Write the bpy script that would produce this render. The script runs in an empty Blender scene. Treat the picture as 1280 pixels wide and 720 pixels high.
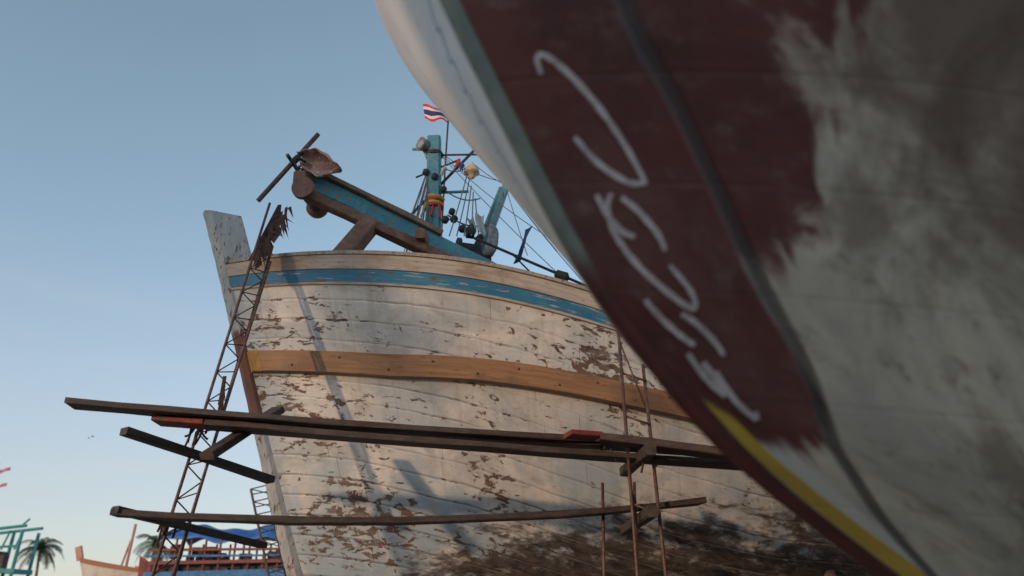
import bpy, math, random
from mathutils import Vector, Matrix
sc=bpy.context.scene
R=math.radians
rnd=random.Random(7)
# ================================================================ node helpers
class M:
    def __init__(s,name,nt=None):
        if nt: s.nt=nt
        else:
            s.m=bpy.data.materials.new(name);s.m.use_nodes=True;s.nt=s.m.node_tree
            s.b=s.nt.nodes["Principled BSDF"]
    def n(s,t,**k):
        x=s.nt.nodes.new("ShaderNode"+t)
        for a,b in k.items(): setattr(x,a,b)
        return x
    def put(s,sock,v):
        if v is None: return
        if hasattr(v,"is_output"): s.nt.links.new(v,sock)
        else: sock.default_value=v
    def math(s,op,a,b=None,c=None,clamp=False):
        x=s.n("Math",operation=op,use_clamp=clamp)
        s.put(x.inputs[0],a);s.put(x.inputs[1],b);s.put(x.inputs[2],c);return x.outputs[0]
    def mix(s,f,a,b,bl='MIX'):
        x=s.n("Mix",data_type='RGBA',blend_type=bl)
        s.put(x.inputs[0],f)
        for i,v in((6,a),(7,b)):
            if isinstance(v,tuple) and len(v)==3:v=v+(1,)
            s.put(x.inputs[i],v)
        return x.outputs[2]
    def ss(s,v,a,b,c=0.,d=1.):
        x=s.n("MapRange",interpolation_type='SMOOTHSTEP')
        s.put(x.inputs[0],v)
        if a>b: a,b,c,d=b,a,d,c
        for i,q in zip((1,2,3,4),(a,b,c,d)): s.put(x.inputs[i],q)
        return x.outputs[0]
    def obj(s): return s.n("TexCoord").outputs["Object"]
    def uv(s,name): return s.n("UVMap",uv_map=name).outputs[0]
    def sc(s,v,x,y,z,loc=(0,0,0)):
        m=s.n("Mapping");s.put(m.inputs[0],v);m.inputs[3].default_value=(x,y,z);m.inputs[1].default_value=loc;return m.outputs[0]
    def noise(s,v,scale=1,det=6,rough=.55,dist=0.):
        x=s.n("TexNoise");s.put(x.inputs["Vector"],v);x.inputs["Scale"].default_value=scale
        x.inputs["Detail"].default_value=det;x.inputs["Roughness"].default_value=rough;x.inputs["Distortion"].default_value=dist
        return x.outputs[0]
    def sep(s,v):
        x=s.n("SeparateXYZ");s.put(x.inputs[0],v);return x.outputs
    def curve(s,v,pts,lo,hi):
        """scalar function of v given as (x,y) pairs, y in lo..hi"""
        x=s.n("FloatCurve");c=x.mapping.curves[0]
        x0,x1=pts[0][0],pts[-1][0]
        q=[((a-x0)/(x1-x0),(b-lo)/(hi-lo)) for a,b in pts]
        c.points[0].location=q[0];c.points[1].location=q[-1]
        for p in q[1:-1]: c.points.new(*p)
        x.mapping.update()
        mr=s.n("MapRange");s.put(mr.inputs[0],v)
        for i,w in zip((1,2,3,4),(x0,x1,0.,1.)): mr.inputs[i].default_value=w
        s.nt.links.new(mr.outputs[0],x.inputs[1])
        return s.math('MULTIPLY_ADD',x.outputs[0],hi-lo,lo)
    def bump(s,h,dist=.01,st=1.):
        x=s.n("Bump");s.put(x.inputs["Height"],h);x.inputs["Distance"].default_value=dist;x.inputs["Strength"].default_value=st
        s.nt.links.new(x.outputs[0],s.b.inputs["Normal"])
    def fin(s,col,rough=.7,metal=0.):
        if isinstance(col,tuple) and len(col)==3:col=col+(1,)
        s.put(s.b.inputs["Base Color"],col);s.put(s.b.inputs["Roughness"],rough);s.put(s.b.inputs["Metallic"],metal)
        return s.m
def simple(name,c1,c2,scale=6,rough=.7,metal=0,st=(1,1,1),bump=.004,dark=.5,c3=None,t3=.6):
    m=M(name);v=m.sc(m.obj(),*st)
    n=m.noise(v,scale,8,.65);f=m.ss(n,.38,.64)
    n2=m.noise(v,scale*5,5,.6);col=m.mix(f,c1,c2);col=m.mix(m.ss(n2,.48,.72,0,dark),col,tuple(x*.4 for x in c1))
    if c3: col=m.mix(m.ss(m.noise(v,scale*2.2,8,.7),t3,t3+.03),col,c3)
    m.bump(n2,bump,.8);return m.fin(col,rough,metal)
# ================================================================ mesh helpers
def empty(name):
    e=bpy.data.objects.new(name,None);sc.collection.objects.link(e);return e
def mk(name,vs,fs,mat,parent=None,smooth=False,uvs=None):
    me=bpy.data.meshes.new(name);me.from_pydata([tuple(v) for v in vs],[],fs);me.update()
    if uvs:
        for un,data in uvs.items():
            l=me.uv_layers.new(name=un)
            for p in me.polygons:
                for li in p.loop_indices: l.data[li].uv=data[me.loops[li].vertex_index]
    for p in me.polygons:p.use_smooth=smooth
    if mat: me.materials.append(mat)
    o=bpy.data.objects.new(name,me);sc.collection.objects.link(o)
    if parent:o.parent=parent
    return o
def gridmesh(name,f,us,vs_,mat,parent,uvf=None,smooth=True,flip=False):
    V=[];F=[];U={}
    for u in us:
        for v in vs_:
            V.append(f(u,v))
            if uvf:
                for k,val in uvf(u,v).items():U.setdefault(k,[]).append(val)
    n=len(vs_)
    for i in range(len(us)-1):
        for j in range(n-1):
            q=(i*n+j,(i+1)*n+j,(i+1)*n+j+1,i*n+j+1)
            F.append(q[::-1] if flip else q)
    return mk(name,V,F,mat,parent,smooth,U or None)
def lin(a,b,n): return [a+(b-a)*i/(n-1) for i in range(n)]
def interp(x,pts):
    if x<=pts[0][0]:
        (a,b),(c,d)=pts[0],pts[1]; return b+(x-a)*(d-b)/(c-a)
    for (a,b),(c,d) in zip(pts,pts[1:]):
        if x<=c: return b+(d-b)*(x-a)/(c-a)
    (a,b),(c,d)=pts[-2],pts[-1]; return d+(x-c)*(d-b)/(c-a)
def smoothI(x,pts,w=.35): return (interp(x-w,pts)+2*interp(x,pts)+interp(x+w,pts))/4
class Build:
    """collects geometry of one part"""
    def __init__(s): s.V=[];s.F=[]
    def add(s,vs,fs):
        k=len(s.V);s.V+=[Vector(v) for v in vs];s.F+=[tuple(i+k for i in f) for f in fs]
    def tube(s,path,r,n=8,r2=None):
        path=[Vector(p) for p in path];m=len(path)
        r2=r if r2 is None else r2
        ref=Vector((0,0,1))
        d0=(path[-1]-path[0]).normalized()
        if abs(d0.z)>.9: ref=Vector((1,0,0))
        vs=[];fs=[]
        for i,p in enumerate(path):
            d=(path[min(i+1,m-1)]-path[max(i-1,0)]).normalized()
            a=d.cross(ref).normalized();b=d.cross(a)
            rr=r+(r2-r)*i/(m-1)
            for k in range(n):
                t=2*math.pi*k/n;vs.append(p+a*math.cos(t)*rr+b*math.sin(t)*rr)
        for i in range(m-1):
            for k in range(n):
                fs.append((i*n+k,i*n+(k+1)%n,(i+1)*n+(k+1)%n,(i+1)*n+k))
        fs.append(tuple(range(n))[::-1]);fs.append(tuple((m-1)*n+k for k in range(n)))
        s.add(vs,fs)
    def beam(s,path,w,h,up=(0,0,1),ch=.12,jit=0.):
        """bevelled rectangular timber along path; w across, h along up"""
        path=[Vector(p) for p in path];up=Vector(up);m=len(path);vs=[];fs=[];c=min(w,h)*ch
        prof=[(-w/2+c,-h/2),(w/2-c,-h/2),(w/2,-h/2+c),(w/2,h/2-c),(w/2-c,h/2),(-w/2+c,h/2),(-w/2,h/2-c),(-w/2,-h/2+c)]
        for i,p in enumerate(path):
            d=(path[min(i+1,m-1)]-path[max(i-1,0)]).normalized()
            a=d.cross(up).normalized();b=a.cross(d).normalized()
            for x,y in prof:
                vs.append(p+a*(x+rnd.uniform(-jit,jit))+b*(y+rnd.uniform(-jit,jit)))
        for i in range(m-1):
            for k in range(8): fs.append((i*8+k,i*8+(k+1)%8,(i+1)*8+(k+1)%8,(i+1)*8+k))
        fs.append(tuple(range(8))[::-1]);fs.append(tuple((m-1)*8+k for k in range(8)))
        s.add(vs,fs)
    def box(s,c,sx,sy,sz,rot=0):
        c=Vector(c);d=Vector((math.cos(rot),math.sin(rot),0))
        s.beam([c-d*sx/2,c+d*sx/2],sy,sz,ch=.03)
    def lathe(s,c,axis,prof,n=20):
        """prof: list of (dist along axis, radius)"""
        c=Vector(c);ax=Vector(axis).normalized();ref=Vector((0,0,1)) if abs(ax.z)<.9 else Vector((1,0,0))
        a=ax.cross(ref).normalized();b=ax.cross(a);vs=[];fs=[]
        for t,r in prof:
            for k in range(n):
                q=2*math.pi*k/n;vs.append(c+ax*t+a*math.cos(q)*r+b*math.sin(q)*r)
        for i in range(len(prof)-1):
            for k in range(n): fs.append((i*n+k,i*n+(k+1)%n,(i+1)*n+(k+1)%n,(i+1)*n+k))
        fs.append(tuple(range(n))[::-1]);fs.append(tuple((len(prof)-1)*n+k for k in range(n)))
        s.add(vs,fs)
    def rope(s,a,b,sag,r=.008,n=12,sides=5):
        a=Vector(a);b=Vector(b)
        s.tube([a.lerp(b,t)-Vector((0,0,sag*4*t*(1-t))) for t in lin(0,1,n)],r,sides)
    def done(s,name,mat,parent=None,smooth=False): return mk(name,s.V,s.F,mat,parent,smooth)
def seg(a,b,n=2): return [Vector(a).lerp(Vector(b),t) for t in lin(0,1,n)]

# ================================================================ hull shapes
O1=Vector((-3.07,8.075,0));A1=Vector((math.cos(R(30)),math.sin(R(30)),0));N1=Vector((math.sin(R(30)),-math.cos(R(30)),0))
def B1(s,b,z): return O1+A1*s+N1*b+Vector((0,0,z))
SH=[(0,4.97),(1,4.87),(2,4.77),(3,4.60),(4,4.40),(5.5,4.2),(8,4.05),(11,4.1),(14,4.4)]
ST=[(.3,3.2),(.45,2.7),(.65,2.3),(.9,1.85),(1.3,1.45),(1.75,1.15),(5.06,0),(5.8,-.28)]
def zs(u): return smoothI(u,SH)
def xs(z): return smoothI(z,ST,.15)
ZK=.45
def hk(u):
    t=max(0,min(1,u/6));return t*t*(3-2*t)
def strake(u,h): return max(h,0)**(1/(1+.7*hk(u)))
def hull1(u,h,side=1,off=0):
    v=strake(u,h);zst=ZK+(4.99-ZK)*v
    z=ZK+(zs(u)-ZK)*h;s=xs(zst)+u-.13;L=1.7+2.0*(1-h)
    b=2.55*(1-math.exp(-u/L))*(max(h,0)**.42)
    if u>9: b*=1-.35*((u-9)/5)**2
    return B1(s,side*(b+off+.05),z)
def hz(u,z): return (z-ZK)/(zs(u)-ZK)
A2=Vector((math.cos(R(35)),math.sin(R(35)),0));N2=Vector((math.sin(R(35)),-math.cos(R(35)),0))
D2=1.5
ST2=[(.8,4.4),(1.0,3.9),(1.3,3.25),(1.59,2.49),(1.91,1.78),(2.33,1.30),(3.04,.84),(3.6,.59),(4.5,.40)]
def xs2(z): return smoothI(z,ST2,.12)
def P2(s,b,z): return A2*s+N2*(b-D2)+Vector((0,0,z))
ZK2=.75
def hull2(u,h,side=1,off=0):
    zst=ZK2+(4.1-ZK2)*h
    z=ZK2+(4.1-.12*min(u,5)-ZK2)*h
    s=xs2(zst)+u;L=.72+1.72*(1-h)
    if h>1: L=.72
    b=1.95*(1-math.exp(-u/L))*(max(h,0)**.55)
    if u>7: b*=1-.3*((u-7)/5)**2
    return P2(s,side*(b+off+.03),z)
HT2=1.12   # boat 2 planking runs up to h=1.12

# ================================================================ hull materials
def hull1_mat():
    m=M("old_white_paint_on_planks");uv=m.uv("UV");st=m.uv("STR")
    S=m.sep(uv);u,h=S[0],S[1];v=m.sep(st)[1]
    N=23.
    wob=m.math('MULTIPLY_ADD',m.noise(m.sc(uv,1.5,3,1),1,3,.5),.012,-.006)
    vv=m.math('MULTIPLY',m.math('ADD',v,wob),N)
    fr=m.math('FRACT',vv);fl=m.math('FLOOR',vv)
    edge=m.math('ABSOLUTE',m.math('SUBTRACT',fr,.5))       # .5 at seam
    wn=m.n("TexWhiteNoise",noise_dimensions='1D');m.put(wn.inputs["W"],fl);rn=wn.outputs[0]
    bu=m.math('FRACT',m.math('MULTIPLY_ADD',rn,7.3,m.math('MULTIPLY',u,.31)))
    butt=m.math('LESS_THAN',bu,.002)
    fine=m.noise(m.sc(uv,5,60,1),1,8,.7)
    big=m.noise(m.sc(uv,.75,3.6,1,(3.1,1.7,0)),1,4,.6)
    med=m.noise(m.sc(uv,1.6,14,1),1,8,.65,.6)
    white=m.mix(m.ss(med,.35,.65),(.70,.675,.635),(.52,.52,.51))
    white=m.mix(m.math('MULTIPLY',m.math('SUBTRACT',rn,.3,clamp=True),.38),white,(.38,.40,.41))
    cy=m.ss(m.noise(m.sc(uv,1.1,4,1,(8,2,0)),1,6,.62,.5),.43,.60)
    low=m.ss(h,.85,.35)
    white=m.mix(m.math('MULTIPLY',cy,m.math('MULTIPLY_ADD',low,.50,.32)),white,(.27,.39,.47))
    grime=m.ss(m.noise(m.sc(uv,2.2,11,1,(2,6,0)),1,7,.7,.8),.47,.66)
    white=m.mix(m.math('MULTIPLY',grime,.42),white,(.29,.27,.245))
    drip=m.ss(m.noise(m.sc(uv,11,1.6,1),1,6,.62),.50,.72)
    white=m.mix(m.math('MULTIPLY',drip,.38),white,(.28,.26,.235))
    speck=m.ss(m.noise(m.sc(uv,22,110,1),1,4,.7),.60,.68)
    white=m.mix(m.math('MULTIPLY',speck,.5),white,(.21,.17,.14))
    sw=m.math('MULTIPLY_ADD',m.ss(m.noise(m.sc(uv,1.1,9,1,(5,5,0)),1,4,.6),.35,.7),.05,.006)
    seam=m.math('GREATER_THAN',edge,m.math('SUBTRACT',.5,sw))
    seam_soft=m.ss(edge,.40,.5)
    sgate=m.ss(m.noise(m.sc(uv,.9,8,1,(1,9,0)),1,6,.7),.47,.62)
    sgate=m.math('MAXIMUM',m.math('MULTIPLY',sgate,.65),m.math('MULTIPLY',m.ss(h,.66,.42),.65))
    p=m.noise(m.sc(uv,8,62,1,(2,0,0)),1,8,.66,.5)
    p2=m.noise(m.sc(uv,3.6,26,1,(7,3,0)),1,9,.7,.5)
    dens=m.ss(big,.39,.63,.0,.145)
    band=m.math('MULTIPLY',m.ss(h,.90,.87),m.ss(h,.72,.82))
    band=m.math('MULTIPLY',band,m.ss(u,.9,2.2))
    dens=m.math('ADD',dens,m.math('MULTIPLY',band,.07))
    dens=m.math('ADD',dens,m.math('MULTIPLY',m.ss(h,.68,.40),.05))
    dens=m.math('ADD',dens,m.math('MULTIPLY',seam_soft,.045))
    pe=m.math('ADD',p,dens)
    pe2=m.math('ADD',p2,m.math('MULTIPLY',dens,.62))
    pm=m.math('MAXIMUM',m.math('SUBTRACT',pe,.702),m.math('SUBTRACT',pe2,.70))
    peel=m.ss(pm,0.,.010)
    halo=m.ss(pm,-.05,.0)
    wood=m.mix(m.ss(fine,.35,.65),(.070,.048,.040),(.21,.17,.145))
    wood=m.mix(m.ss(m.noise(m.sc(uv,1.3,9,1),1,4,.6),.48,.64),wood,(.15,.080,.055))
    col=m.mix(m.math('MULTIPLY',halo,.42),white,(.36,.34,.315))
    col=m.mix(peel,col,wood)
    lim=m.curve(u,[(0,.24),(.8,.29),(1.8,.40),(3,.47),(4.5,.53),(8,.55)],.2,.6)
    lowm=m.math('SUBTRACT',m.math('ADD',lim,m.math('MULTIPLY_ADD',med,.50,-.25)),h)
    lowm=m.math('ADD',lowm,m.math('MULTIPLY_ADD',fine,.34,-.17))
    lf=m.ss(lowm,-.03,.09)
    dk=m.mix(m.ss(fine,.38,.62),(.026,.022,.020),(.095,.078,.068))
    dk=m.mix(m.ss(m.noise(m.sc(uv,3.2,40,1,(4,4,0)),1,8,.7),.54,.66),dk,(.25,.24,.23))
    col=m.mix(lf,col,dk)
    sm=m.math('MULTIPLY',seam,sgate)
    col=m.mix(m.math('MULTIPLY',sm,.75),col,m.mix(lf,(.09,.065,.05),(.19,.175,.16)))
    col=m.mix(m.math('MULTIPLY',butt,.6),col,(.08,.06,.045))
    hgt=m.math('SUBTRACT',m.math('MULTIPLY_ADD',rn,.35,m.math('MULTIPLY',fine,.35)),m.math('MULTIPLY_ADD',peel,.3,m.math('MULTIPLY',seam_soft,m.math('MULTIPLY_ADD',sgate,.5,.22))))
    m.bump(hgt,.014,.9)
    return m.fin(col,m.math('MULTIPLY_ADD',peel,.3,.52))
def hull2_mat(port):
    m=M("foreground_hull_paint"+("_far_side" if port else ""));uv=m.uv("UV");S=m.sep(uv);u,h=S[0],S[1]
    n1=m.noise(m.sc(uv,3,9,1),1,7,.62,.5);n2=m.noise(m.sc(uv,9,30,1),1,8,.7);n3=m.noise(m.sc(uv,1.9,5.2,1,(4,7,0)),1,7,.68,.7)
    n4=m.noise(m.sc(uv,2.2,7,1,(9,2,0)),1,6,.65,.4)
    brush=m.noise(m.sc(uv,14,6,1),1,6,.7)
    white=m.mix(m.ss(n1,.35,.65),(.66,.60,.51),(.47,.44,.39))
    white=m.mix(m.ss(n3,.44,.60,0,.85),white,(.26,.22,.175))
    white=m.mix(m.ss(n2,.53,.70,0,.7),white,(.17,.12,.10))
    mar=m.mix(m.ss(n1,.35,.68),(.130,.034,.034),(.072,.024,.027))
    mar=m.mix(m.ss(n4,.46,.66,0,.6),mar,(.18,.085,.08))
    mar=m.mix(m.ss(n2,.52,.72,0,.7),mar,(.22,.13,.12))
    if port:
        col=m.mix(m.ss(h,.49,.485),m.mix(m.ss(n1,.3,.7),(.70,.67,.63),(.58,.55,.52)),mar)
        col=m.mix(m.ss(n2,.56,.7,0,.55),col,(.35,.27,.22))
        m.bump(n2,.006,.6);return m.fin(col,.45)
    seamu=m.curve(h,[(.2,.05),(.27,.14),(.345,.25),(.43,.34),(.58,.32),(.65,.29),(.8,.27)],0.,.5)
    d=m.math('SUBTRACT',u,seamu)
    rag=m.math('MULTIPLY_ADD',brush,.44,-.22)
    rag2=m.math('MULTIPLY_ADD',n1,.8,-.40)
    left=m.ss(m.math('ADD',d,m.math('MULTIPLY',rag,.35)),.02,-.02)
    hi=m.ss(m.math('ADD',m.math('ADD',h,m.math('MULTIPLY',rag,.25)),m.math('MULTIPLY',u,-.12)),.32,.335)
    a=m.math('MULTIPLY',left,hi)
    ub=m.curve(h,[(.40,.25),(.47,.36),(.50,.46),(.545,.56),(.60,.66),(.7,.74),(.8,.80)],0.,1.)
    b=m.ss(m.math('SUBTRACT',m.math('ADD',m.math('ADD',u,rag),m.math('MULTIPLY',rag2,.8)),ub),.05,-.05)
    b=m.math('MULTIPLY',b,m.ss(m.math('ADD',h,m.math('MULTIPLY',rag2,.16)),.445,.49))
    worn=m.ss(m.math('ADD',n4,m.math('MULTIPLY',m.math('MAXIMUM',d,0.),.2)),.58,.67)
    b=m.math('MULTIPLY',b,m.math('MULTIPLY_ADD',worn,-.65,1.))
    sliver=m.ss(u,.022,.016)
    mm=m.math('MAXIMUM',m.math('MAXIMUM',a,b),sliver)
    sm=m.math('MULTIPLY',m.ss(m.math('ADD',u,rag2),.60,.9),m.ss(m.math('ADD',h,m.math('MULTIPLY',rag2,.3)),.49,.60))
    white=m.mix(m.math('MULTIPLY',sm,.80),white,(.11,.065,.052))
    st=m.math('ABSOLUTE',m.math('SUBTRACT',m.math('FRACT',m.math('MULTIPLY',h,13.)),.5))
    pl=m.ss(st,.465,.5)
    col=m.mix(mm,white,mar)
    col=m.mix(m.math('MULTIPLY',pl,.06),col,(.06,.045,.04))
    fresh=m.math('MULTIPLY',m.math('MULTIPLY',m.ss(u,.05,.06),m.ss(u,.16,.13)),m.ss(m.math('ADD',h,m.math('MULTIPLY',rag,.1)),.36,.345))
    col=m.mix(fresh,col,(.62,.60,.57))
    yl=m.math('MULTIPLY',m.math('MULTIPLY',m.ss(u,.020,.024),m.ss(m.math('ADD',u,m.math('MULTIPLY',h,.42)),.220,.214)),m.ss(m.math('ADD',h,m.math('MULTIPLY',u,.3)),.395,.385))
    col=m.mix(yl,col,m.mix(m.ss(n1,.35,.65),(.62,.42,.06),(.46,.30,.05)))
    ad=m.math('ABSOLUTE',m.math('ADD',d,m.math('MULTIPLY_ADD',n1,.02,-.01)))
    line=m.ss(ad,.026,.008)  # dark seam, with the ridge's shadow painted into it
    col=m.mix(m.math('MULTIPLY',line,.8),col,(.045,.042,.045))
    m.bump(m.math('SUBTRACT',m.math('SUBTRACT',m.math('MULTIPLY',n2,.5),m.math('MULTIPLY',line,1.2)),m.math('MULTIPLY',pl,.1)),.012,.8)
    return m.fin(col,.45)
m_h1=hull1_mat();m_h2=hull2_mat(False);m_h2p=hull2_mat(True)
def grain(name,c1,c2,c3,rough=.65):
    m=M(name);uv=m.uv("UV");g=m.noise(m.sc(uv,1.2,26,1),1,8,.65,.6);b=m.noise(m.sc(uv,1.4,2.5,1,(3,3,0)),1,6,.65)
    col=m.mix(m.ss(g,.35,.65),c1,c2);col=m.mix(m.ss(b,.42,.66,0,.85),col,c3)
    col=m.mix(m.ss(m.noise(m.sc(uv,9,40,1),1,6,.7),.56,.68,0,.75),col,tuple(x*.4 for x in c2))
    m.bump(g,.006,.8);return m.fin(col,rough)
m_rail=grain("tan_timber",(.37,.215,.115),(.27,.150,.082),(.16,.10,.068))
m_cap=grain("weathered_cap_paint",(.52,.48,.43),(.40,.36,.32),(.24,.15,.10))
def blue_paint():
    m=M("worn_blue_paint");uv=m.uv("UV");g=m.noise(m.sc(uv,3,30,1),1,8,.7,.3);b=m.noise(m.sc(uv,1,3,1),1,4,.6)
    col=m.mix(m.ss(b,.35,.65),(.025,.16,.30),(.05,.23,.38))
    col=m.mix(m.ss(m.math('ADD',g,m.math('MULTIPLY',b,.25)),.70,.73),col,(.36,.37,.37))
    col=m.mix(m.ss(m.noise(m.sc(uv,5,22,1,(9,1,0)),1,8,.7),.57,.60),col,(.15,.09,.065))
    m.bump(g,.006,.7);return m.fin(col,.5)
m_blue=blue_paint()
m_wood=simple("weathered_timber",(.155,.10,.07),(.24,.17,.125),5,.8,st=(1,1,1),bump=.008)
m_brown=simple("brown_timber",(.15,.075,.048),(.23,.125,.085),6,.75,bump=.008)
m_dark=simple("dark_plank",(.038,.028,.026),(.072,.052,.044),7,.7,bump=.006,st=(1,3,3))  # dark brown wood, same tone on every face
m_red=simple("red_painted_plank_end",(.27,.035,.03),(.14,.03,.028),9,.65,c3=(.06,.04,.035),t3=.55)
m_steel=simple("rusty_steel",(.085,.06,.052),(.16,.125,.11),14,.6,.4,c3=(.13,.05,.03),t3=.5)
m_teal=simple("teal_painted_timber",(.04,.20,.28),(.07,.27,.34),5,.5,c3=(.20,.15,.11),t3=.56)
m_grey=simple("grey_weathered_wood",(.42,.38,.34),(.30,.27,.24),6,.8,bump=.01,st=(3,3,.6),c3=(.17,.09,.06),t3=.58)
def stem_mat():
    m=M("stem_paint_worn");o=m.obj();z=m.sep(o)[2];n=m.noise(m.sc(o,3,3,.8),3,8,.7,.3);n2=m.noise(m.sc(o,5,5,1.2),6,8,.7)
    base=m.mix(m.ss(n,.35,.65),(.50,.48,.45),(.32,.37,.40))
    base=m.mix(m.ss(n2,.55,.61),base,(.15,.09,.065))
    zz=m.math('ADD',z,m.math('MULTIPLY_ADD',n2,.5,-.25))
    br=m.math('MULTIPLY',m.ss(zz,3.28,3.36),m.ss(zz,4.28,4.22))
    brown=m.mix(m.ss(n,.4,.6),(.20,.075,.05),(.13,.065,.046))
    base=m.mix(br,base,brown)
    base=m.mix(m.ss(zz,1.9,1.6),base,(.06,.045,.04))
    m.bump(n2,.008,.8);return m.fin(base,.7)
m_stem=stem_mat()
m_white=simple("white_paint",(.70,.68,.64),(.56,.54,.50),8,.5)
m_lett=simple("white_brush_lettering",(.62,.57,.59),(.46,.40,.42),20,.5,c3=(.2,.08,.08),t3=.62)
m_blett=simple("blue_lettering",(.10,.20,.42),(.14,.26,.45),20,.5)
m_black=simple("black_rope",(.02,.02,.022),(.05,.045,.042),30,.8)
m_rope=simple("blue_grey_rope",(.10,.13,.15),(.2,.2,.2),30,.85)
m_cloth=simple("ragged_dark_cloth",(.045,.022,.022),(.08,.045,.04),20,.95)
m_pink=simple("faded_pink_leather",(.48,.29,.24),(.35,.20,.165),7,.8,c3=(.60,.47,.42),t3=.56)

# ================================================================ strips following a hull
def strip(name,hull,u0,u1,zt,zb,o0,o1,mat,parent,side=1,n=80,hfun=None,upow=1.):
    V=[];F=[];U=[]
    us=[u0+(u1-u0)*(i/(n-1))**upow for i in range(n)]
    for u in us:
        for k,(z,o) in enumerate(((zt(u),o0),(zt(u),o1),(zb(u),o1),(zb(u),o0))):
            p=hull(u,hfun(u,z),side,o);V.append(p)
            U.append((u,z-zb(u)+o*.7))
    for i in range(n-1):
        for k in range(4):
            q=(i*4+k,(i+1)*4+k,(i+1)*4+(k+1)%4,i*4+(k+1)%4)
            F.append(q if side>0 else q[::-1])
    F.append((0,1,2,3));F.append(tuple((n-1)*4+k for k in(3,2,1,0)))
    return mk(name,V,F,mat,parent,False,{"UV":U})

# ================================================================ BOAT 1
boat1=empty("wooden_fishing_boat")
us1=[14*(i/110)**1.7 for i in range(111)]
def rt(u): return zs(u)-.935+.07*min(3.,max(0,u-1.2))
for sd in(1,-1):
    gridmesh("hull_planking",lambda u,h:hull1(u,h,sd),us1,lin(0,1,70),m_h1,boat1,uvf=lambda u,h:{"UV":(u+(sd<0)*20,h),"STR":(u,strake(u,h))},flip=sd<0)
    strip("cap_strake",hull1,.0,14,lambda u:zs(u)+.015,lambda u:zs(u)-.115,-.03,.035,m_cap,boat1,sd,hfun=hz,upow=1.5)
    strip("blue_sheer_strake",hull1,.0,14,lambda u:zs(u)-.118,lambda u:zs(u)-.238,-.01,.020,m_blue,boat1,sd,hfun=hz,upow=1.5)
    strip("moulding",hull1,.0,14,lambda u:zs(u)-.241,lambda u:zs(u)-.262,-.01,.032,m_cap,boat1,sd,hfun=hz,upow=1.5)
    strip("rubbing_strake",hull1,.03,14,rt,lambda u:rt(u)-.205,-.03,.115,m_rail,boat1,sd,hfun=hz,upow=1.5)
    strip("gunwale",hull1,.0,14,lambda u:zs(u)+.048,lambda u:zs(u)+.017,-.22,.06,m_grey,boat1,sd,hfun=hz,upow=1.5)
strip("strake_nose",hull1,.015,.09,lambda u:rt(u)+.004,lambda u:rt(u)-.209,-.0,.119,simple("ochre_paint",(.46,.28,.05),(.32,.17,.05),8),boat1,1,4,hfun=hz)
b=Build()
for i in range(22):
    u=.35+i*.42;z=rt(u)-.10+(.045 if i%2 else -.045)
    p=hull1(u,hz(u,z),1,.112);q=hull1(u,hz(u,z),1,.122);b.lathe(p,q-p,[(0,.013),(.008,.012),(.012,.006)],8)
b.done("bolts",m_steel,boat1)
V=[];F=[]
zl=lin(.32,5.60,60)
for i,z in enumerate(zl):
    x=xs(z);f=-.20+rnd.uniform(-.004,.004);a=.0+ (.19*min(1,max(0,(z-5.0)/.08)))
    w=.085
    for s_,b_ in((f,-w*.6),(f,w*.6),(f+.06,w),(a,w),(a,-w),(f+.06,-w)):
        V.append(B1(x+s_,b_,z+(-0.03*(a-s_) if i==len(zl)-1 else 0)))
for i in range(len(zl)-1):
    for k in range(6):F.append((i*6+k,i*6+(k+1)%6,(i+1)*6+(k+1)%6,(i+1)*6+k))
F.append((5,4,3,2,1,0));F.append(tuple((len(zl)-1)*6+k for k in range(6)))
mk("stem_post",V,F,m_stem,boat1)
gridmesh("deck",lambda u,t:hull1(u,hz(u,zs(u)-.45),1,-.04).lerp(hull1(u,hz(u,zs(u)-.45),-1,-.04),t),lin(.05,14,40),lin(0,1,5),m_wood,boat1)
gridmesh("transom",lambda h,t:hull1(14,h,1).lerp(hull1(14,h,-1),t),lin(0,1,12),lin(0,1,3),m_h1,boat1,uvf=lambda h,t:{"UV":(30+t*3,h),"STR":(0,h)})
b=Build();b.beam([B1(x,0,.40) for x in lin(2.7,14.5,10)],.2,.22);b.done("keel",m_dark,boat1)
b=Build();b.beam([B1(8.2,0,5.0),B1(12,0,5.0)],2.6,2.4,ch=.02);b.done("wheelhouse_walls",m_white,boat1)
b=Build();b.beam([B1(7.8,0,6.26),B1(12.4,0,6.26)],3.0,.1);b.beam([B1(8.17,0,4.95),B1(12.03,0,4.95)],2.66,.12);b.done("wheelhouse_roof",m_teal,boat1)
b=Build()
for x in lin(8.7,11.5,5): b.beam([B1(x-.2,1.3,5.55),B1(x+.2,1.3,5.55)],.03,.5,ch=.1);b.beam([B1(x-.2,-1.3,5.55),B1(x+.2,-1.3,5.55)],.03,.5,ch=.1)
b.done("wheelhouse_windows",m_black,boat1)

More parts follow.
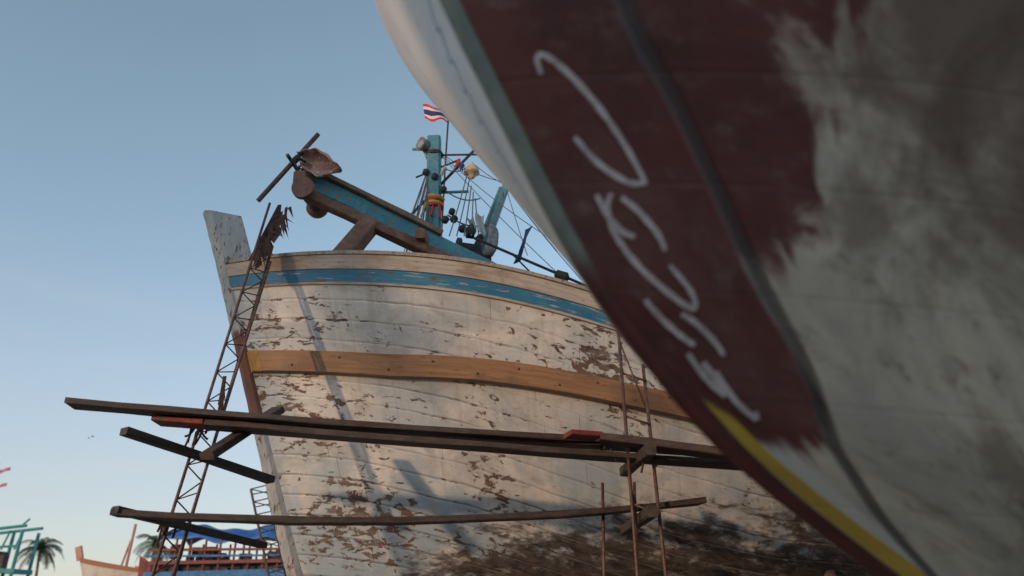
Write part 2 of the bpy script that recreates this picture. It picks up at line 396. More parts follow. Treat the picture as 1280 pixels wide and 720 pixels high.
# ---- bow roller / anchor davit
b=Build()
b.beam(seg((-2.40,8.32,6.20),(.42,9.60,5.24),8),.16,.22,jit=.004)
b.done("davit_beam",m_teal,boat1)
b=Build();b.beam([Vector(p)+Vector((0,-.02,.145)) for p in seg((-2.50,8.28,6.235),(-.9,9.0,5.69),8)],.24,.07,jit=.006)
b.beam(seg((-2.30,8.62,6.15),(.5,9.9,5.2),8),.12,.2,jit=.005)
b.done("davit_top_plank",m_wood,boat1)
b=Build();b.beam(seg((-2.38,8.16,5.96),(-.45,9.05,5.36),8),.13,.12,jit=.006)
b.beam([(-2.45,8.02,6.12),(-2.38,8.72,6.18)],.14,.16);b.beam([(-1.1,8.55,5.66),(-1.05,9.3,5.75)],.12,.12)
b.done("davit_lower_timber",m_brown,boat1)
b=Build();b.lathe((-2.40,8.02,5.99),(.08,1,.05),[(0,.04),(.0,.13),(.06,.135),(.10,.08),(.5,.08),(.54,.135),(.6,.13),(.6,.04)],24)
b.done("roller",simple("rusty_roller",(.20,.085,.05),(.10,.055,.045),9,.6),boat1,False)
b=Build();b.tube(seg((-2.90,8.06,5.83),(-2.31,8.12,6.76),4),.028,10)
b.tube(seg((-2.62,8.03,6.42),(-2.50,8.5,6.30),2),.022,8)
b.done("iron_pipe",m_steel,boat1)
b=Build()
for k in range(4): b.lathe((-2.56+.012*k,8.07+.005*k,6.335+.02*k),(.53,.05,.84),[(0,.034),(.02,.042),(.04,.034)],10)
b.rope((-2.55,8.05,6.36),(-2.38,8.1,6.13),.03,.014);b.rope((-2.53,8.05,6.40),(-2.36,8.25,6.36),-.02,.014);b.rope((-2.5,8.1,6.3),(-2.2,8.15,6.22),.05,.012)
b.done("pipe_lashing",m_black,boat1)
def pinkf(a,t):
    x=-2.50+.48*a;rr=.14*max(0,math.sin(math.pi*min(1,a*.9+.13)))**.6
    th=-1.5+3.6*t
    return Vector((x+.02*math.sin(11*t),8.09+.10*math.cos(th),6.405-.115*a+rr*math.sin(th)+.02*math.sin(9*a+4*t)+.010*math.sin(23*a-9*t)))
o=gridmesh("leather_chafe_sheet",pinkf,lin(0,1,26),lin(0,1,20),m_pink,boat1)
md=o.modifiers.new("t","SOLIDIFY");md.thickness=.015
b=Build();b.beam([(-1.98,8.02,4.95),(-1.70,8.50,5.74)],.22,.20,up=(-.8,.1,.5),ch=.1,jit=.008)
b.beam([(-2.0,8.2,4.98),(-1.2,8.6,4.92)],.22,.08);b.done("davit_chock",m_brown,boat1)
# ---- mast
b=Build();b.beam([(-1.0,10,4.4),(-1.08,10,6.26),(-1.14,10,7.90)],.20,.20,up=(0,1,0),ch=.15)
b.done("mast",m_teal,boat1)
b=Build()
b.beam([(-.84,10.2,4.5),(-.42,10.2,6.13),(-.06,10.2,7.30)],.10,.12,up=(0,1,0));b.tube([(-1.0,10.35,4.5),(-.60,10.35,6.0),(-.16,10.3,7.25)],.035)
for t in lin(.1,.95,9):
    p=Vector((-.84,10.2,4.5)).lerp((-.06,10.2,7.3),t);q=Vector((-1.0,10.35,4.5)).lerp((-.16,10.3,7.25),t);b.tube([p,q],.02,6)
b.tube([(-1.13,10.0,7.72),(-1.45,10.0,7.72)],.02);b.tube([(-1.12,10,7.0),(-.62,10.05,7.05)],.022)
b.done("derrick_post",m_teal,boat1)
b=Build()
for z,s_ in((6.78,.0),(6.87,.01)): b.lathe((-1.10,10,z),(.1,0,1),[(0,.11),(.0,.135),(.04,.14+s_),(.06,.11)],12)
b.rope((-1.2,9.88,6.78),(-1.26,9.86,6.55),0,.016);b.done("ribbon_yellow",simple("yellow_ribbon",(.60,.40,.05),(.45,.27,.04),12),boat1,True)
b=Build()
for z in(6.83,6.74): b.lathe((-1.10,10,z),(-.08,0,1),[(0,.12),(.0,.14),(.035,.142),(.04,.12)],12)
b.rope((-1.02,9.88,6.76),(-1.0,9.86,6.52),0,.016);b.rope((-1.1,9.88,6.76),(-1.12,9.86,6.56),0,.015);b.done("ribbon_red",simple("red_ribbon",(.50,.05,.05),(.36,.03,.04),12),boat1,True)
b=Build();b.lathe((-1.27,9.93,7.74),(-.75,-.6,.05),[(-.10,.04),(-.06,.085),(.04,.095),(.06,.11),(.08,.105),(.065,.085)],20)
b.tube([(-1.27,9.95,7.66),(-1.2,10,7.5)],.02)
b.done("searchlight",simple("grey_enamel",(.22,.23,.23),(.15,.16,.17),8,.4),boat1,True)
b=Build();b.lathe((-1.27,9.93,7.74),(-.75,-.6,.05),[(.066,.085),(.075,.05),(.078,.01)],20);b.done("searchlight_glass",simple("dusty_lens",(.30,.32,.33),(.2,.22,.23),8,.2),boat1,True)
b=Build();b.lathe((-.58,10,7.37),(0,0,-1),[(-.10,.02),(-.09,.05),(-.03,.055),(-.02,.10),(.05,.115),(.06,.06),(.12,.05),(.15,.01)],18);b.done("hanging_lamp",simple("warm_enamel",(.65,.55,.42),(.50,.32,.2),10,.4),boat1,True)
b=Build();b.tube(seg((-.52,10,7.74),(-1.41,10,6.66),3),.022);b.tube([(-1.38,10,7.25),(-.75,10,7.55)],.014);b.tube([(-1.12,10,7.62),(-.5,9.98,7.62)],.015)
b.tube(seg((-.50,9.5,6.05),(1.1,9.5,5.30),3),.020);b.tube([(.0,9.5,5.82),(.3,9.52,5.5)],.012)
b.tube([(-1.03,11,9.22),(-1.06,11,8.1),(-1.12,11,4.4)],.014)
b.lathe((-.75,9.8,6.05),(1,.3,0),[(0,.03),(0,.14),(.05,.14),(.06,.08),(.25,.08),(.26,.14),(.31,.14),(.31,.03)],16)
b.lathe((-.62,9.8,6.28),(1,.3,0),[(0,.02),(0,.08),(.1,.08),(.1,.02)],12)
b.lathe((.55,9.45,5.52),(1,0,-.4),[(0,.02),(.02,.06),(.16,.07),(.2,.02)],12)
b.beam([(-.9,9.8,5.9),(-.3,9.9,5.9)],.3,.14);b.tube([(-.7,9.8,5.9),(-.7,9.8,4.4)],.06);b.tube([(-.4,9.85,5.9),(-.4,9.85,4.4)],.06)
b.done("spars_and_winch",m_black,boat1)
b=Build()
T=Vector((-1.14,10,7.75))
for q,sg in (((-1.55,9.7,4.9),.0),((-1.45,10.4,4.9),.0),((.8,10,6.1),.10),((1.6,9.6,4.6),.1),((-.06,10.2,7.28),.10),((-1.7,9.9,5.0),.03)):
    b.rope(T,q,sg,.006)
T2=Vector((-.10,10.2,7.25))
for q,sg in (((.9,9.5,5.45),.05),((.2,9.5,5.8),.02),((1.9,10,5.3),.1),((-.58,10,7.5),.03),((-.35,9.7,6.0),.0),((.6,9.6,5.9),.02)):
    b.rope(T2,q,sg,.006)
rr=random.Random(8)
for k in range(9):
    b.rope((-1.17,9.92,7.45-.07*k),(-1.46+.05*k+rr.uniform(-.03,.03),9.8,6.0+rr.uniform(-.1,.2)),rr.uniform(.0,.05),rr.choice((.006,.010,.014)))
for k in range(5): b.rope((-.64+.03*k,9.98,7.3-.1*k),(-.85+.10*k,9.75,6.2),.03,.009)
b.rope((-1.1,9.9,7.5),(-.6,9.98,7.45),.16,.008);b.rope((-1.05,9.9,7.1),(-.45,9.98,6.9),.12,.010);b.rope((-.9,9.9,6.6),(-.3,9.98,6.5),.10,.012)
b.done("rigging_lines",m_rope,boat1)
b=Build()
for k in range(4):
    b.lathe((-1.24+.13*k,9.88,7.22-.07*k*k),(.3,0,1),[(0,.02),(.02,.045),(.08,.045),(.1,.02)],10)
for k in range(5):
    b.lathe((-.95+.12*k,9.85,6.45-.07*k+.08*(k%2)),(.6,0,1),[(0,.02),(.02,.05),(.09,.05),(.11,.02)],10)
b.lathe((-1.13,10,7.60),(0,0,1),[(0,.10),(.0,.13),(.05,.13),(.06,.1)],12)
b.done("rigging_blocks",m_black,boat1)
def rag_(x,y,z,w,hh,ph): return lambda u,v:Vector((x+w*(u-.5)*(1-.3*v)+.03*math.sin(3*v+ph),y+.03*math.sin(5*u+ph),z-hh*v-.02*math.sin(6*u+ph)))
for nm,c,a in(("bunting_red",(.5,.04,.05),(-.80,9.9,7.48,.07,.12,1)),("bunting_white",(.6,.58,.55),(-.98,9.9,7.36,.06,.13,2)),("bunting_blue",(.05,.12,.35),(-.70,9.9,7.42,.06,.12,3)),("wrapped_cloth",(.42,.46,.48),(-.42,9.8,6.55,.13,.30,4)),("wrapped_cloth",(.30,.38,.42),(-.55,9.8,6.50,.10,.24,5))):
    gridmesh(nm,rag_(*a),lin(0,1,5),lin(0,1,6),simple(nm,c,tuple(q*.7 for q in c),12,.9),boat1)
def sack(u,v):
    th=2*math.pi*u;ph=math.pi*v;r=.085*math.sin(ph)**.6*(1+.22*math.sin(3*th+5*v)+.15*math.sin(9*v))*(.55+.75*v)
    return Vector((-.30+r*math.cos(th)+.04*math.sin(4*v),9.75+r*math.sin(th),6.14+.24*math.cos(ph)))
gridmesh("net_bag",sack,lin(0,1,24),lin(0.02,.98,18),simple("pale_net",(.30,.32,.33),(.16,.19,.21),22,.95,bump=.02),boat1)
def navy(u,v): return Vector((.225-.16*v+.10*(u-.5)*(1-.55*math.sin(math.pi*v)),9.5+.02*math.sin(6*v+3*u),6.20-.50*v+.05*(u-.5)))
o=gridmesh("navy_streamer",navy,lin(0,1,6),lin(0,1,12),simple("navy_cloth",(.02,.035,.10),(.03,.06,.16),14,.9),boat1);md=o.modifiers.new("t","SOLIDIFY");md.thickness=.01
def flagm():
    m=M("striped_flag_cloth");v=m.sep(m.uv("UV"))[1]
    a=m.math('ABSOLUTE',m.math('SUBTRACT',v,.5))
    c=m.mix(m.ss(a,.16,.17),(.03,.035,.16),(.65,.62,.62));c=m.mix(m.ss(a,.33,.34),c,(.55,.03,.06));return m.fin(c,.85)
m_flag=flagm()
def flg(u,v): return Vector((-1.03-.44*u*(1-.1*v),11+.05*math.sin(7*u+2*v),9.08+.12*u-.24*v*(1-.35*u)-.12*u*v+.03*math.sin(8*u)))
gridmesh("flag",flg,lin(0,1,14),lin(0,1,8),m_flag,boat1,uvf=lambda u,v:{"UV":(u,v)})

# ================================================================ SCAFFOLD
scf=empty("timber_scaffold")
b=Build()
Ca=[Vector((-2.85,6.03,0)),Vector((-2.57,7.5,5.50))]
Cb=[Vector((-2.76,6.22,0)),Vector((-2.50,7.55,5.02))]
Cc=[Vector((-2.72,6.05,0)),Vector((-2.47,7.45,4.80))]
for c in(Ca,Cb,Cc): b.tube(seg(c[0],c[1],6),.014,8)
nr=17
for i in range(nr):
    t=i/nr;t2=(i+.5)/nr;t3=(i+1)/nr
    a1=Ca[0].lerp(Ca[1],t*.9);b1=Cb[0].lerp(Cb[1],t2);c1=Cc[0].lerp(Cc[1],t2);a2=Ca[0].lerp(Ca[1],t3*.9)
    b.tube([a1,b1],.006,6);b.tube([b1,a2],.006,6);b.tube([a1,c1],.006,6);b.tube([Cb[0].lerp(Cb[1],t),Cc[0].lerp(Cc[1],t)],.006,6)
b.done("lattice_pole",m_steel,scf,True)
b=Build()
b.tube([(.98,6.35,0),(.98,6.6,1.74),(.97,6.9,3.95)],.015,8);b.tube([(1.2,6.3,0),(1.2,6.6,1.74),(1.18,6.92,3.55)],.015,8)
b.tube([(.73,6.7,0),(.74,6.8,1.75),(.77,6.9,2.50)],.013,8);b.tube([(1.05,6.9,0),(1.0,6.75,1.75),(1.01,6.7,2.48)],.013,8)
for z in(3.45,3.05,2.3,1.6,.9):
    y=6.35+.145*z;b.tube([(.98,y,z),(1.19,y-.03,z-.08)],.010,6)
b.tube([(.975,6.87,3.75),(1.185,6.86,3.1)],.008,6)
b.done("steel_uprights",m_steel,scf,True)
def plank(name,path,w=.24,t=.045,mat=m_dark,up=(0,0,1)):
    b=Build();b.beam(path,w,t,up=up,ch=.1,jit=.005);b.done(name,mat,scf)
def bend(a,c,sag,n=12): 
    a=Vector(a);c=Vector(c);return [a.lerp(c,t)-Vector((0,0,sag*4*t*(1-t))) for t in lin(0,1,n)]
plank("walk_plank",bend((-3.56,6.3,3.04),(.75,6.95,2.86),.02),.25)
plank("walk_plank",bend((-2.52,6.55,2.925),(2.6,6.95,2.62),.02),.25)
b=Build();b.beam([(-2.94,6.52,2.95),(-2.53,6.55,2.925)],.25,.044);b.beam([(.46,6.55,2.845),(.72,6.62,2.84)],.22,.04);b.done("red_plank_end",m_red,scf)
plank("walk_plank",bend((-1.7,6.75,2.96),(1.52,7.05,2.80),.01),.2)
b=Build();b.beam([(1.53,7.05,2.80),(1.72,7.07,2.79)],.2,.045);b.done("red_plank_end",m_red,scf)
plank("walk_plank",bend((.73,6.60,2.82),(2.9,6.4,2.50),.0),.25,.06)
plank("low_plank",bend((-2.95,6.1,2.165),(1.62,7.0,2.36),.105),.22,.045)
plank("cross_bearer",bend((-3.04,6.2,2.80),(-2.20,7.4,2.60),0,3),.10,.06)
plank("cross_bearer",bend((-2.40,6.3,2.62),(-2.12,7.1,3.18),0,3),.13,.06)
plank("cross_bearer",bend((-2.90,6.0,2.18),(-2.17,7.3,2.02),0,3),.08,.05)
plank("cross_bearer",bend((1.08,6.2,2.66),(1.1,7.9,2.75),0,3),.09,.09)
plank("cross_bearer",bend((1.08,6.3,2.20),(1.1,8.1,2.22),0,3),.08,.08)
V=[];F=[]
rc=random.Random(5)
for i in range(20):
    t=i/19;p=Vector((-2.66,7.42,4.80)).lerp((-2.44,7.46,5.46),t);w=.15*max(0,math.sin(math.pi*min(1,t*.9+.10)))**.8*rc.uniform(.55,1.2)
    V+=[p+Vector((-.03,0,0)),p+Vector((w*.5,.03,.02)),p+Vector((w,-.02,-.03-rc.uniform(0,.10)))]
for i in range(19):
    F+=[(i*3,i*3+1,i*3+4,i*3+3),(i*3+1,i*3+2,i*3+5,i*3+4)]
for i in range(34):
    p=Vector((-2.64,7.4,4.85)).lerp((-2.40,7.44,5.42),rc.random());k=len(V);dx=rc.uniform(-.02,.05);V+=[p+Vector((dx,0,0)),p+Vector((dx+rc.uniform(.015,.045),0,.02)),p+Vector((dx+rc.uniform(.0,.15),0,-rc.uniform(.06,.26)))];F.append((k,k+1,k+2))
mk("ragged_cloth",V,F,m_cloth,scf)
b=Build()
for c in((-2.68,6.84,2.95),(-2.72,6.62,2.15),(1.08,6.72,2.78),(.78,6.85,2.84)):
    for k in range(7):
        a=Vector(c)+Vector((rc.uniform(-.06,.06),rc.uniform(-.14,-.02),rc.uniform(-.03,.05)));b.rope(a,a+Vector((rc.uniform(-.09,.09),rc.uniform(-.02,.05),-rc.uniform(.05,.22))),.02,.010,6)
for k in range(8):
    a=Vector((-2.58-.002*k,6.95,3.45));b.rope(a,a+Vector((rc.uniform(-.03,.05),0,-rc.uniform(.15,.45))),.02,.012,6)
b.done("rope_ties",m_cloth,scf)

# ================================================================ BOAT 2 (foreground)
boat2=empty("wooden_fishing_boat.001")
us2=[12*(i/120)**2 for i in range(121)]
for sd in(1,-1):
    gridmesh("hull_planking",lambda u,h:hull2(u,h,sd),us2,lin(0,HT2,90),m_h2 if sd>0 else m_h2p,boat2,uvf=lambda u,h:{"UV":(u,h)},flip=sd<0)
def hz2(u,z): return (z-ZK2)/(4.1-.12*min(u,5)-ZK2)
def zt2(u): return ZK2+(4.1-.12*min(u,5)-ZK2)*HT2
for sd in(1,-1):
    strip("gunwale",hull2,.02,12,lambda u:zt2(u)+.05,lambda u:zt2(u)-.01,-.2,.03,m_white,boat2,sd,hfun=hz2)
V=[];F=[];zl=lin(.62,4.65,66)
for z in zl:
    x=xs2(z)
    for s_,b_ in((-.030,-.016),(-.030,.016),(.02,.036),(.06,.036),(.06,-.036),(.02,-.036)): V.append(P2(x+s_,b_,z))
for i in range(65):
    for k in range(6):F.append((i*6+k,i*6+(k+1)%6,(i+1)*6+(k+1)%6,(i+1)*6+k))
F.append((5,4,3,2,1,0));F.append(tuple(65*6+k for k in range(6)))
def stem2m():
    m=M("stem_green_to_maroon");z=m.sep(m.obj())[2];n=m.noise(m.obj(),9,6,.6)
    g=m.mix(m.ss(n,.35,.65),(.20,.235,.20),(.14,.165,.15));r=m.mix(m.ss(n,.35,.65),(.12,.022,.022),(.08,.02,.02))
    m.bump(n,.004);return m.fin(m.mix(m.ss(z,2.42,2.30),g,r),.55)
mk("stem_post",V,F,stem2m(),boat2)
gridmesh("deck",lambda u,t:hull2(u,hz2(u,3.9-.1*min(u,5)),1,-.03).lerp(hull2(u,hz2(u,3.9-.1*min(u,5)),-1,-.03),t),lin(.1,12,40),lin(0,1,5),m_wood,boat2)
gridmesh("transom",lambda h,t:hull2(12,h,1).lerp(hull2(12,h,-1),t),lin(0,HT2,12),lin(0,1,3),m_white,boat2)
b=Build();b.beam([P2(x,0,.70) for x in lin(4.6,13.2,8)],.16,.2);b.done("keel",m_dark,boat2)
def stroke(pts,w,side=1,off=.004):
    P=[pts[0]]+pts+[pts[-1]];out=[]
    for i in range(1,len(P)-2):
        for k in range(6):
            t=k/6;a,b_,c,d=P[i-1],P[i],P[i+1],P[i+2]
            out.append(tuple(.5*((2*b_[j])+(-a[j]+c[j])*t+(2*a[j]-5*b_[j]+4*c[j]-d[j])*t*t+(-a[j]+3*b_[j]-3*c[j]+d[j])*t**3) for j in(0,1)))
    out.append(pts[-1]);V=[];F=[];n=len(out)
    for i,(u,h) in enumerate(out):
        p=hull2(u,h,side);du=(hull2(u+.01,h,side)-p).normalized();dh=(hull2(u,h+.01,side)-p).normalized()
        nn=du.cross(dh).normalized()
        if nn.dot(N2*side)<0: nn=-nn
        a=out[max(i-1,0)];c=out[min(i+1,n-1)]
        d=(hull2(c[0],c[1],side)-hull2(a[0],a[1],side)).normalized();x=d.cross(nn).normalized()
        ww=w*(.55+.45*math.sin(math.pi*min(1,max(0,(i+1.5)/(n+2))))**.5)*(1+.1*math.sin(i*1.7))
        V+=[p+nn*off+x*ww/2,p+nn*off-x*ww/2]
        if i<n-1:F.append((i*2,i*2+1,i*2+3,i*2+2))
    return V,F
def letters(name,strokes,w,mat,side=1):
    b=Build()
    for k,s_ in enumerate(strokes): b.add(*stroke(s_,w,side,.004+.0006*k))
    b.done(name,mat,boat2)
letters("hull_lettering",[
 [(.082,.618),(.088,.630),(.108,.630),(.138,.613),(.165,.588),(.182,.562),(.190,.538)],
 [(.190,.539),(.155,.539),(.112,.553),(.090,.572)],
 [(.080,.530),(.084,.514),(.100,.502),(.118,.500)],
 [(.112,.531),(.092,.522),(.080,.505),(.084,.487),(.108,.468),(.138,.453),(.160,.451),(.174,.463),(.160,.480)],
 [(.128,.528),(.150,.518),(.168,.502),(.166,.490)],
 [(.060,.455),(.068,.442),(.085,.430),(.100,.424)],
 [(.120,.446),(.138,.440),(.152,.428),(.152,.418)],
 [(.070,.418),(.070,.400),(.084,.388)],[(.084,.388),(.092,.402),(.090,.412)],
 [(.104,.406),(.100,.386),(.114,.372)],[(.114,.372),(.128,.378)],
],.017,m_lett)
letters("bow_name",[[(.12+.03*k,.74-.022*k),(.20+.03*k,.735-.022*k),(.17+.03*k,.725-.022*k)] for k in range(9)],.012,m_blett,-1)

def props(name,hull,us,hfrac):
    e=empty(name);b=Build();d=Build()
    for u in us:
        c=hull(u,0,1,-.05);z=c.z
        for k in range(3): 
            zz=(z-.15)*(k+.5)/3;d.beam([c+Vector((-.5 if k%2 else -.12,-.1,zz-c.z)),c+Vector((.5 if k%2 else .12,.1,zz-c.z))],.28 if k%2 else .5,(z-.15)/3*.98)
        for sd in(1,-1):
            p=hull(u,hfrac,sd,-.02);out=(hull(u,hfrac,sd)-hull(u,hfrac,-sd)).normalized();q=p+out*.7;q.z=0;b.tube(seg(q,p),.07,10)
    b.done("prop_posts",m_wood,e);d.done("keel_blocks",m_wood,e)
props("keel_blocks_and_props",hull1,(6.5,8.5,11,13),.4)
props("keel_blocks_and_props.001",hull2,(4.6,7.5,10.5),.45)

# ================================================================ BACKGROUND
tb=empty("tarpaulin_covered_boat")
m_tarp=simple("blue_tarpaulin",(.02,.10,.34),(.03,.16,.46),.8,.5,bump=.05)
def tarp(u,v): return Vector((-14.4+5.0*u,34+3.2*v,4.22+.42*math.sin(math.pi*v)+.12*math.sin(9*u)+.16*math.sin(math.pi*u)+.06*math.sin(23*u+5*v)-.18*max(0,1-v*6)))
o=gridmesh("tarpaulin",tarp,lin(0,1,40),lin(0,1,14),m_tarp,tb);md=o.modifiers.new("t","SOLIDIFY");md.thickness=.04
b=Build()
for x in lin(-14.3,-9.5,9):
    for y in(34.1,37.1): b.tube([(x,y,1.6),(x,y,4.2)],.045,6)
b.beam([(-14.7,34,3.25),(-9.1,34,3.35)],.08,.14);b.beam([(-14.7,34,3.75),(-9.1,34,3.8)],.08,.10);b.done("awning_posts",simple("red_brown_paint",(.22,.06,.05),(.14,.05,.045),5),tb)
b=Build();b.beam([(-14.8,33.95,2.75),(-9.0,33.95,2.9)],.1,.30);b.beam([(-14.8,33.9,3.5),(-9.2,33.9,3.55)],.06,.08);b.done("rail_boards",simple("blue_boards",(.03,.12,.3),(.05,.2,.4),5),tb)
def th(u,v): 
    w=1.9*math.sin(math.pi*min(.96,max(.04,u)))**.5*(.35+.65*v)
    return Vector((-15.5+7.2*u,35.6-w,.7+(1.9+1.0*(2*u-1)**2)*v))
def th2(u,v): p=th(u,v);return Vector((p.x,71.2-p.y,p.z))
m_rh=simple("red_hull",(.25,.05,.04),(.12,.04,.04),3)
gridmesh("hull",th,lin(0,1,24),lin(0,1,8),m_rh,tb);gridmesh("hull",th2,lin(0,1,24),lin(0,1,8),m_rh,tb)
b=Build();b.box((-12,35.6,2.2),5.5,2.4,2.2);b.done("cabin",m_black,tb)
b=Build()
for k in range(40): 
    x=rc.uniform(-14.2,-9.6);b.box((x,34.3+rc.random(),2.9+rc.uniform(0,.9)),rc.uniform(.15,.6),.3,rc.uniform(.15,.6))
b.done("stored_gear",m_dark,tb)
wb=empty("small_white_boat")
def wh(sd):
    def f(u,v):
        z=.6+(3.05-.6+.75*(1-u)**2.2)*v;w=1.25*(1-math.exp(-u*4))*v**.6
        return Vector((-20.6+1.2*(1-v)*(1-u)+8.0*u,40-sd*(w+.05),z+.0))
    return f
def whm():
    m=M("white_orange_hull");v=m.sep(m.uv("UV"))[1];n=m.noise(m.obj(),2,6,.6)
    c=m.mix(m.ss(n,.35,.7),(.50,.48,.45),(.38,.35,.32));c=m.mix(m.ss(v,.93,.935),c,(.28,.13,.07));c=m.mix(m.ss(v,.40,.39),c,(.1,.05,.04));return m.fin(c,.6)
mw=whm()
for sd in(1,-1): gridmesh("hull",wh(sd),lin(0,1,30),lin(0,1,10),mw,wb,uvf=lambda u,v:{"UV":(u,v)})
b=Build();b.beam([(-20.55,40,3.7),(-20.75,40,4.3)],.14,.3,up=(1,0,0));b.tube([(-18.35,40,2.9),(-18.2,40,5.35)],.07);b.tube([(-18.6,40,3.2),(-18.3,40,4.6)],.05);b.beam([(-17.8,40,3.3),(-13.5,40,3.0)],.5,.25);b.done("posts",simple("faded_pink_paint",(.5,.25,.22),(.4,.2,.17),3),wb)
tg=empty("teal_gallows_frame");b=Build()
for x in(-29.6,-28.2,-26.8): 
    for y in(45,46.6): b.tube([(x,y,0),(x+.25,y,5.5)],.09,6)
b.tube([(-30,45,5.35),(-26.4,45,5.75)],.09,6);b.tube([(-30,46.6,5.35),(-26.4,46.6,5.75)],.09,6);b.tube([(-30,45,4.5),(-26.6,45,4.7)],.07,6)
for k in range(5): b.tube([(-29.6+.7*k,45,4.5),(-29.3+.7*k,45,5.5)],.05,6)
b.tube([(-26.7,45,5.7),(-26.3,45,6.1)],.05,6);b.beam([(-31,45.8,3.6),(-26.5,45.8,3.4)],1.8,.25);b.beam([(-33,45.8,1.8),(-26.3,45.8,1.9)],2.6,2.2,ch=.2)
b.done("frame",simple("teal_steel",(.03,.22,.24),(.05,.30,.30),3),tg)
b=Build();b.box((-28.6,45.6,4.2),1.6,1.2,.5);b.box((-29,45,2.9),3,.2,.4);b.box((-27.6,45.4,3.9),.5,.5,.7);b.box((-28.9,45.2,3.8),.4,.4,.5);b.done("gear",m_dark,tg)
lt=empty("steel_lattice_tower");b=Build()
q=[Vector((-6.42,20,4.25)),Vector((-5.82,20,4.40)),Vector((-5.0,20,0)),Vector((-4.4,20,0))]
e3=Vector((.3,.4,0))
b.tube([q[0],q[2]],.03,6);b.tube([q[1],q[3]],.03,6);b.tube([q[0]+e3,q[2]+e3],.03,6)
for i in range(14):
    t=i/14;b.tube([q[0].lerp(q[2],t),q[1].lerp(q[3],t)],.016,5);b.tube([q[0].lerp(q[2],t),q[1].lerp(q[3],t+.07)],.014,5);b.tube([q[0].lerp(q[2],t+.03),(q[0]+e3).lerp(q[2]+e3,t)],.014,5)
b.done("lattice",m_steel,lt)
fp=empty("flag_pole");b=Build();b.tube([(-19.4,30,0),(-19.15,30,6.6)],.03,6);b.done("pole",m_steel,fp)
for z0 in(6.32,5.75):
    gridmesh("pennant",lambda u,v:Vector((-19.15+.50*u,30+.05*math.sin(6*u),z0-.17*v*(1-.3*u)+.10*u)),lin(0,1,8),lin(0,1,5),m_flag,fp,uvf=lambda u,v:{"UV":(u,v)})
m_trunk=simple("palm_trunk",(.16,.13,.10),(.25,.21,.17),4,.9,bump=.03)
m_leaf=simple("palm_fronds",(.030,.060,.018),(.065,.10,.03),1.5,.6)
def palm(name,base,height,lean,crown,seed):
    e=empty(name);r=random.Random(seed);b=Build();base=Vector(base)
    top=base+Vector((lean[0],lean[1],height))
    b.tube([base.lerp(top,t)+Vector((lean[0],lean[1],0))*(t*t-t)*.5 for t in lin(0,1,9)],.20,10,.12);b.done("trunk",m_trunk,e,True)
    V=[];F=[]
    for i in range(26):
        az=2*math.pi*i/26*2.4+r.uniform(-.2,.2);el=r.uniform(-.5,1.25);L=crown*r.uniform(.8,1.1)
        d=Vector((math.cos(az),math.sin(az),0));pts=[];p=top.copy();a=el
        n=12
        for k in range(n+1):
            pts.append(p.copy());p=p+(d*math.cos(a)+Vector((0,0,math.sin(a))))*L/n;a-=(.13+.05*r.random())*(1 if el>0 else .7)
        sd=d.cross(Vector((0,0,1)))
        for k in range(n):
            for j in(0,.33,.66):
                q=pts[k].lerp(pts[k+1],j);dd=(pts[k+1]-pts[k]).normalized();t=(k+j)/n
                ll=crown*.26*math.sin(math.pi*min(1,.12+t*.86))**.6
                for s_ in(1,-1):
                    tip=q+sd*s_*ll*.75+dd*ll*.5+Vector((0,0,-ll*r.uniform(.25,.7)));kk=len(V);w=dd*.035*crown/3
                    V+=[q-w,q+w,tip];F.append((kk,kk+1,kk+2))
        for k in range(n):
            kk=len(V);V+=[pts[k]-sd*.02,pts[k]+sd*.02,pts[k+1]+sd*.02,pts[k+1]-sd*.02];F.append((kk,kk+1,kk+2,kk+3))
    mk("crown",V,F,m_leaf,e);return e
palm("streak_shadow_palm",(-50.4,90,0),7.6,(-.4,0),3.0,1)
palm("streak_shadow_palm",(-39.6,92,0),8.3,(.3,0),2.9,2)
palm("streak_shadow_palm",(-46.0,118,0),6.3,(.5,0),2.8,4)
palm("streak_shadow_palm",(-19.0,-10.5,0),10.5,(.8,.2),3.6,3)  # unseen palm, added to throw streak shadows on the white hull
V=[];F=[];rt_=random.Random(11)
for i in range(5200):
    x=rt_.uniform(-260,260);y=190+rt_.uniform(-12,12);hmax=4.2+1.8*math.sin(x*.07)+1.2*math.sin(x*.21+1)+.6*math.sin(x*.9)
    z=rt_.uniform(0,1)**.7*hmax;r_=rt_.uniform(.5,1.3);c=Vector((x,y,z));k=len(V)
    for j in range(3): V.append(c+Vector((rt_.uniform(-r_,r_),rt_.uniform(-r_,r_),rt_.uniform(-r_,r_)*.7)))
    F.append((k,k+1,k+2))
mk("distant_tree_belt",V,F,simple("tree_foliage",(.035,.06,.025),(.06,.09,.035),.3,.8),None)
def bird(name,c,s_):
    b=Build();c=Vector(c);b.lathe(c-Vector((s_*.5,0,0)),(1,0,.1),[(0,.01),(s_*.3,s_*.12),(s_*.7,s_*.1),(s_,.01)],8)
    b.add([c+Vector((s_*.15,0,0)),c-Vector((s_*.15,0,0)),c+Vector((-s_*.1,-s_,s_*.45))],[(0,1,2)]);b.add([c+Vector((s_*.15,0,0)),c-Vector((s_*.15,0,0)),c+Vector((-s_*.1,s_,s_*.35))],[(0,1,2)])
    b.done(name,m_black,None)
bird("bird",(-31.67,60,13.62),.28);bird("bird",(-33.0,62,13.9),.2)
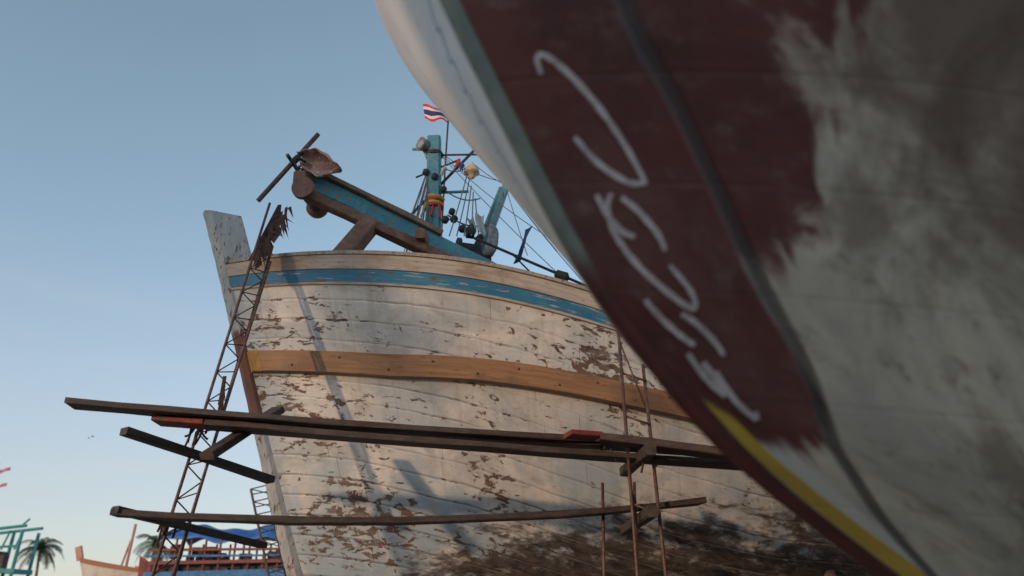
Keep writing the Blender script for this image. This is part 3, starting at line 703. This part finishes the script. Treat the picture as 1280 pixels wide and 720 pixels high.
# unseen shed added behind the photographer to shade the near hull
sh=empty("added_shade_shed")
sd_=Vector((-.643,-.766,0));pd=Vector((.766,-.643,0))
def S(a,b_,z): return sd_*a+pd*b_+Vector((0,0,z))
b=Build()
for k in range(26):
    x=-1.35+k*.19+.09;b.beam([S(6,x,0),S(6,x,4.7)],.18,.03,up=tuple(sd_))
    b.beam([S(10,x,0),S(10,x,4.7)],.18,.03,up=tuple(sd_))
for k in range(21):
    y=6.1+k*.19;b.beam([S(y,-1.36,0),S(y,-1.36,4.7)],.18,.03,up=tuple(pd));
    if k not in(8,9,10,11,12): b.beam([S(y,3.62,0),S(y,3.62,4.7)],.18,.03,up=tuple(pd))
b.done("shade_shed_walls",m_wood,sh)
b=Build();b.add([S(5.6,-1.8,4.72),S(5.6,4.1,4.72),S(8,4.1,5.7),S(8,-1.8,5.7),S(10.4,-1.8,4.72),S(10.4,4.1,4.72)],[(0,1,2,3),(3,2,5,4)]);o=b.done("shade_shed_roof",m_steel,sh);md=o.modifiers.new("t","SOLIDIFY");md.thickness=.04
def gm():
    m=M("sandy_ground");o=m.obj();n=m.noise(o,.25,8,.6);n2=m.noise(o,6,8,.7)
    c=m.mix(m.ss(n,.35,.65),(.33,.27,.20),(.23,.19,.15));c=m.mix(m.ss(n2,.5,.7,0,.5),c,(.13,.11,.09));m.bump(n2,.03,.8);return m.fin(c,.95)
mk("ground",[(-1500,-1500,0),(1500,-1500,0),(1500,1500,0),(-1500,1500,0)],[(0,1,2,3)],gm())

# ================================================================ camera, sky, sun
cam=bpy.data.objects.new("camera",bpy.data.cameras.new("camera"));sc.collection.objects.link(cam)
cam.location=(0,0,1.5);cam.rotation_euler=(R(112),0,0);cam.data.lens=28;cam.data.clip_end=4000;cam.data.clip_start=.05
cam.data.dof.use_dof=True;cam.data.dof.focus_distance=8.3;cam.data.dof.aperture_fstop=1.2
sc.camera=cam
AZ,EL=-140,10
w=bpy.data.worlds.new("World");sc.world=w;w.use_nodes=True
x=M("w",w.node_tree);sk=x.n("TexSky",sky_type='NISHITA');sk.sun_disc=False
sk.sun_elevation=R(EL+3);sk.sun_rotation=R(AZ);sk.dust_density=.3;sk.ozone_density=2.0;sk.air_density=1.0
g=x.n("TexCoord").outputs["Generated"];z=x.sep(g)[2]
tint=x.mix(x.ss(z,.0,.6),(1.72,1.72,1.85),(2.95,2.50,1.95))
col=x.mix(1.,sk.outputs[0],tint,'MULTIPLY')
haze=x.ss(z,.48,.0)
col=x.mix(x.math('MULTIPLY',haze,.65),col,(5.3,5.2,5.2))
cl=x.noise(x.sc(g,2.0,2.0,12,(1.3,.4,0)),1,6,.5,.3)
cf=x.math('MULTIPLY',x.ss(cl,.50,.75),x.math('MULTIPLY',x.ss(z,.40,.22),x.ss(z,.02,.1)))
col=x.mix(x.math('MULTIPLY',cf,.4),col,(5.8,5.6,5.5))
bg=w.node_tree.nodes["Background"];x.put(bg.inputs[0],col);bg.inputs[1].default_value=.112
sun=bpy.data.objects.new("sun",bpy.data.lights.new("sun",'SUN'));sc.collection.objects.link(sun)
el,az=R(EL),R(AZ)
d=Vector((math.sin(az)*math.cos(el),math.cos(az)*math.cos(el),math.sin(el)))
sun.rotation_euler=d.to_track_quat('Z','Y').to_euler();sun.data.energy=2.4;sun.data.angle=R(1.6);sun.data.color=(1,.63,.38)
sc.view_settings.view_transform='Standard';sc.view_settings.look='None'
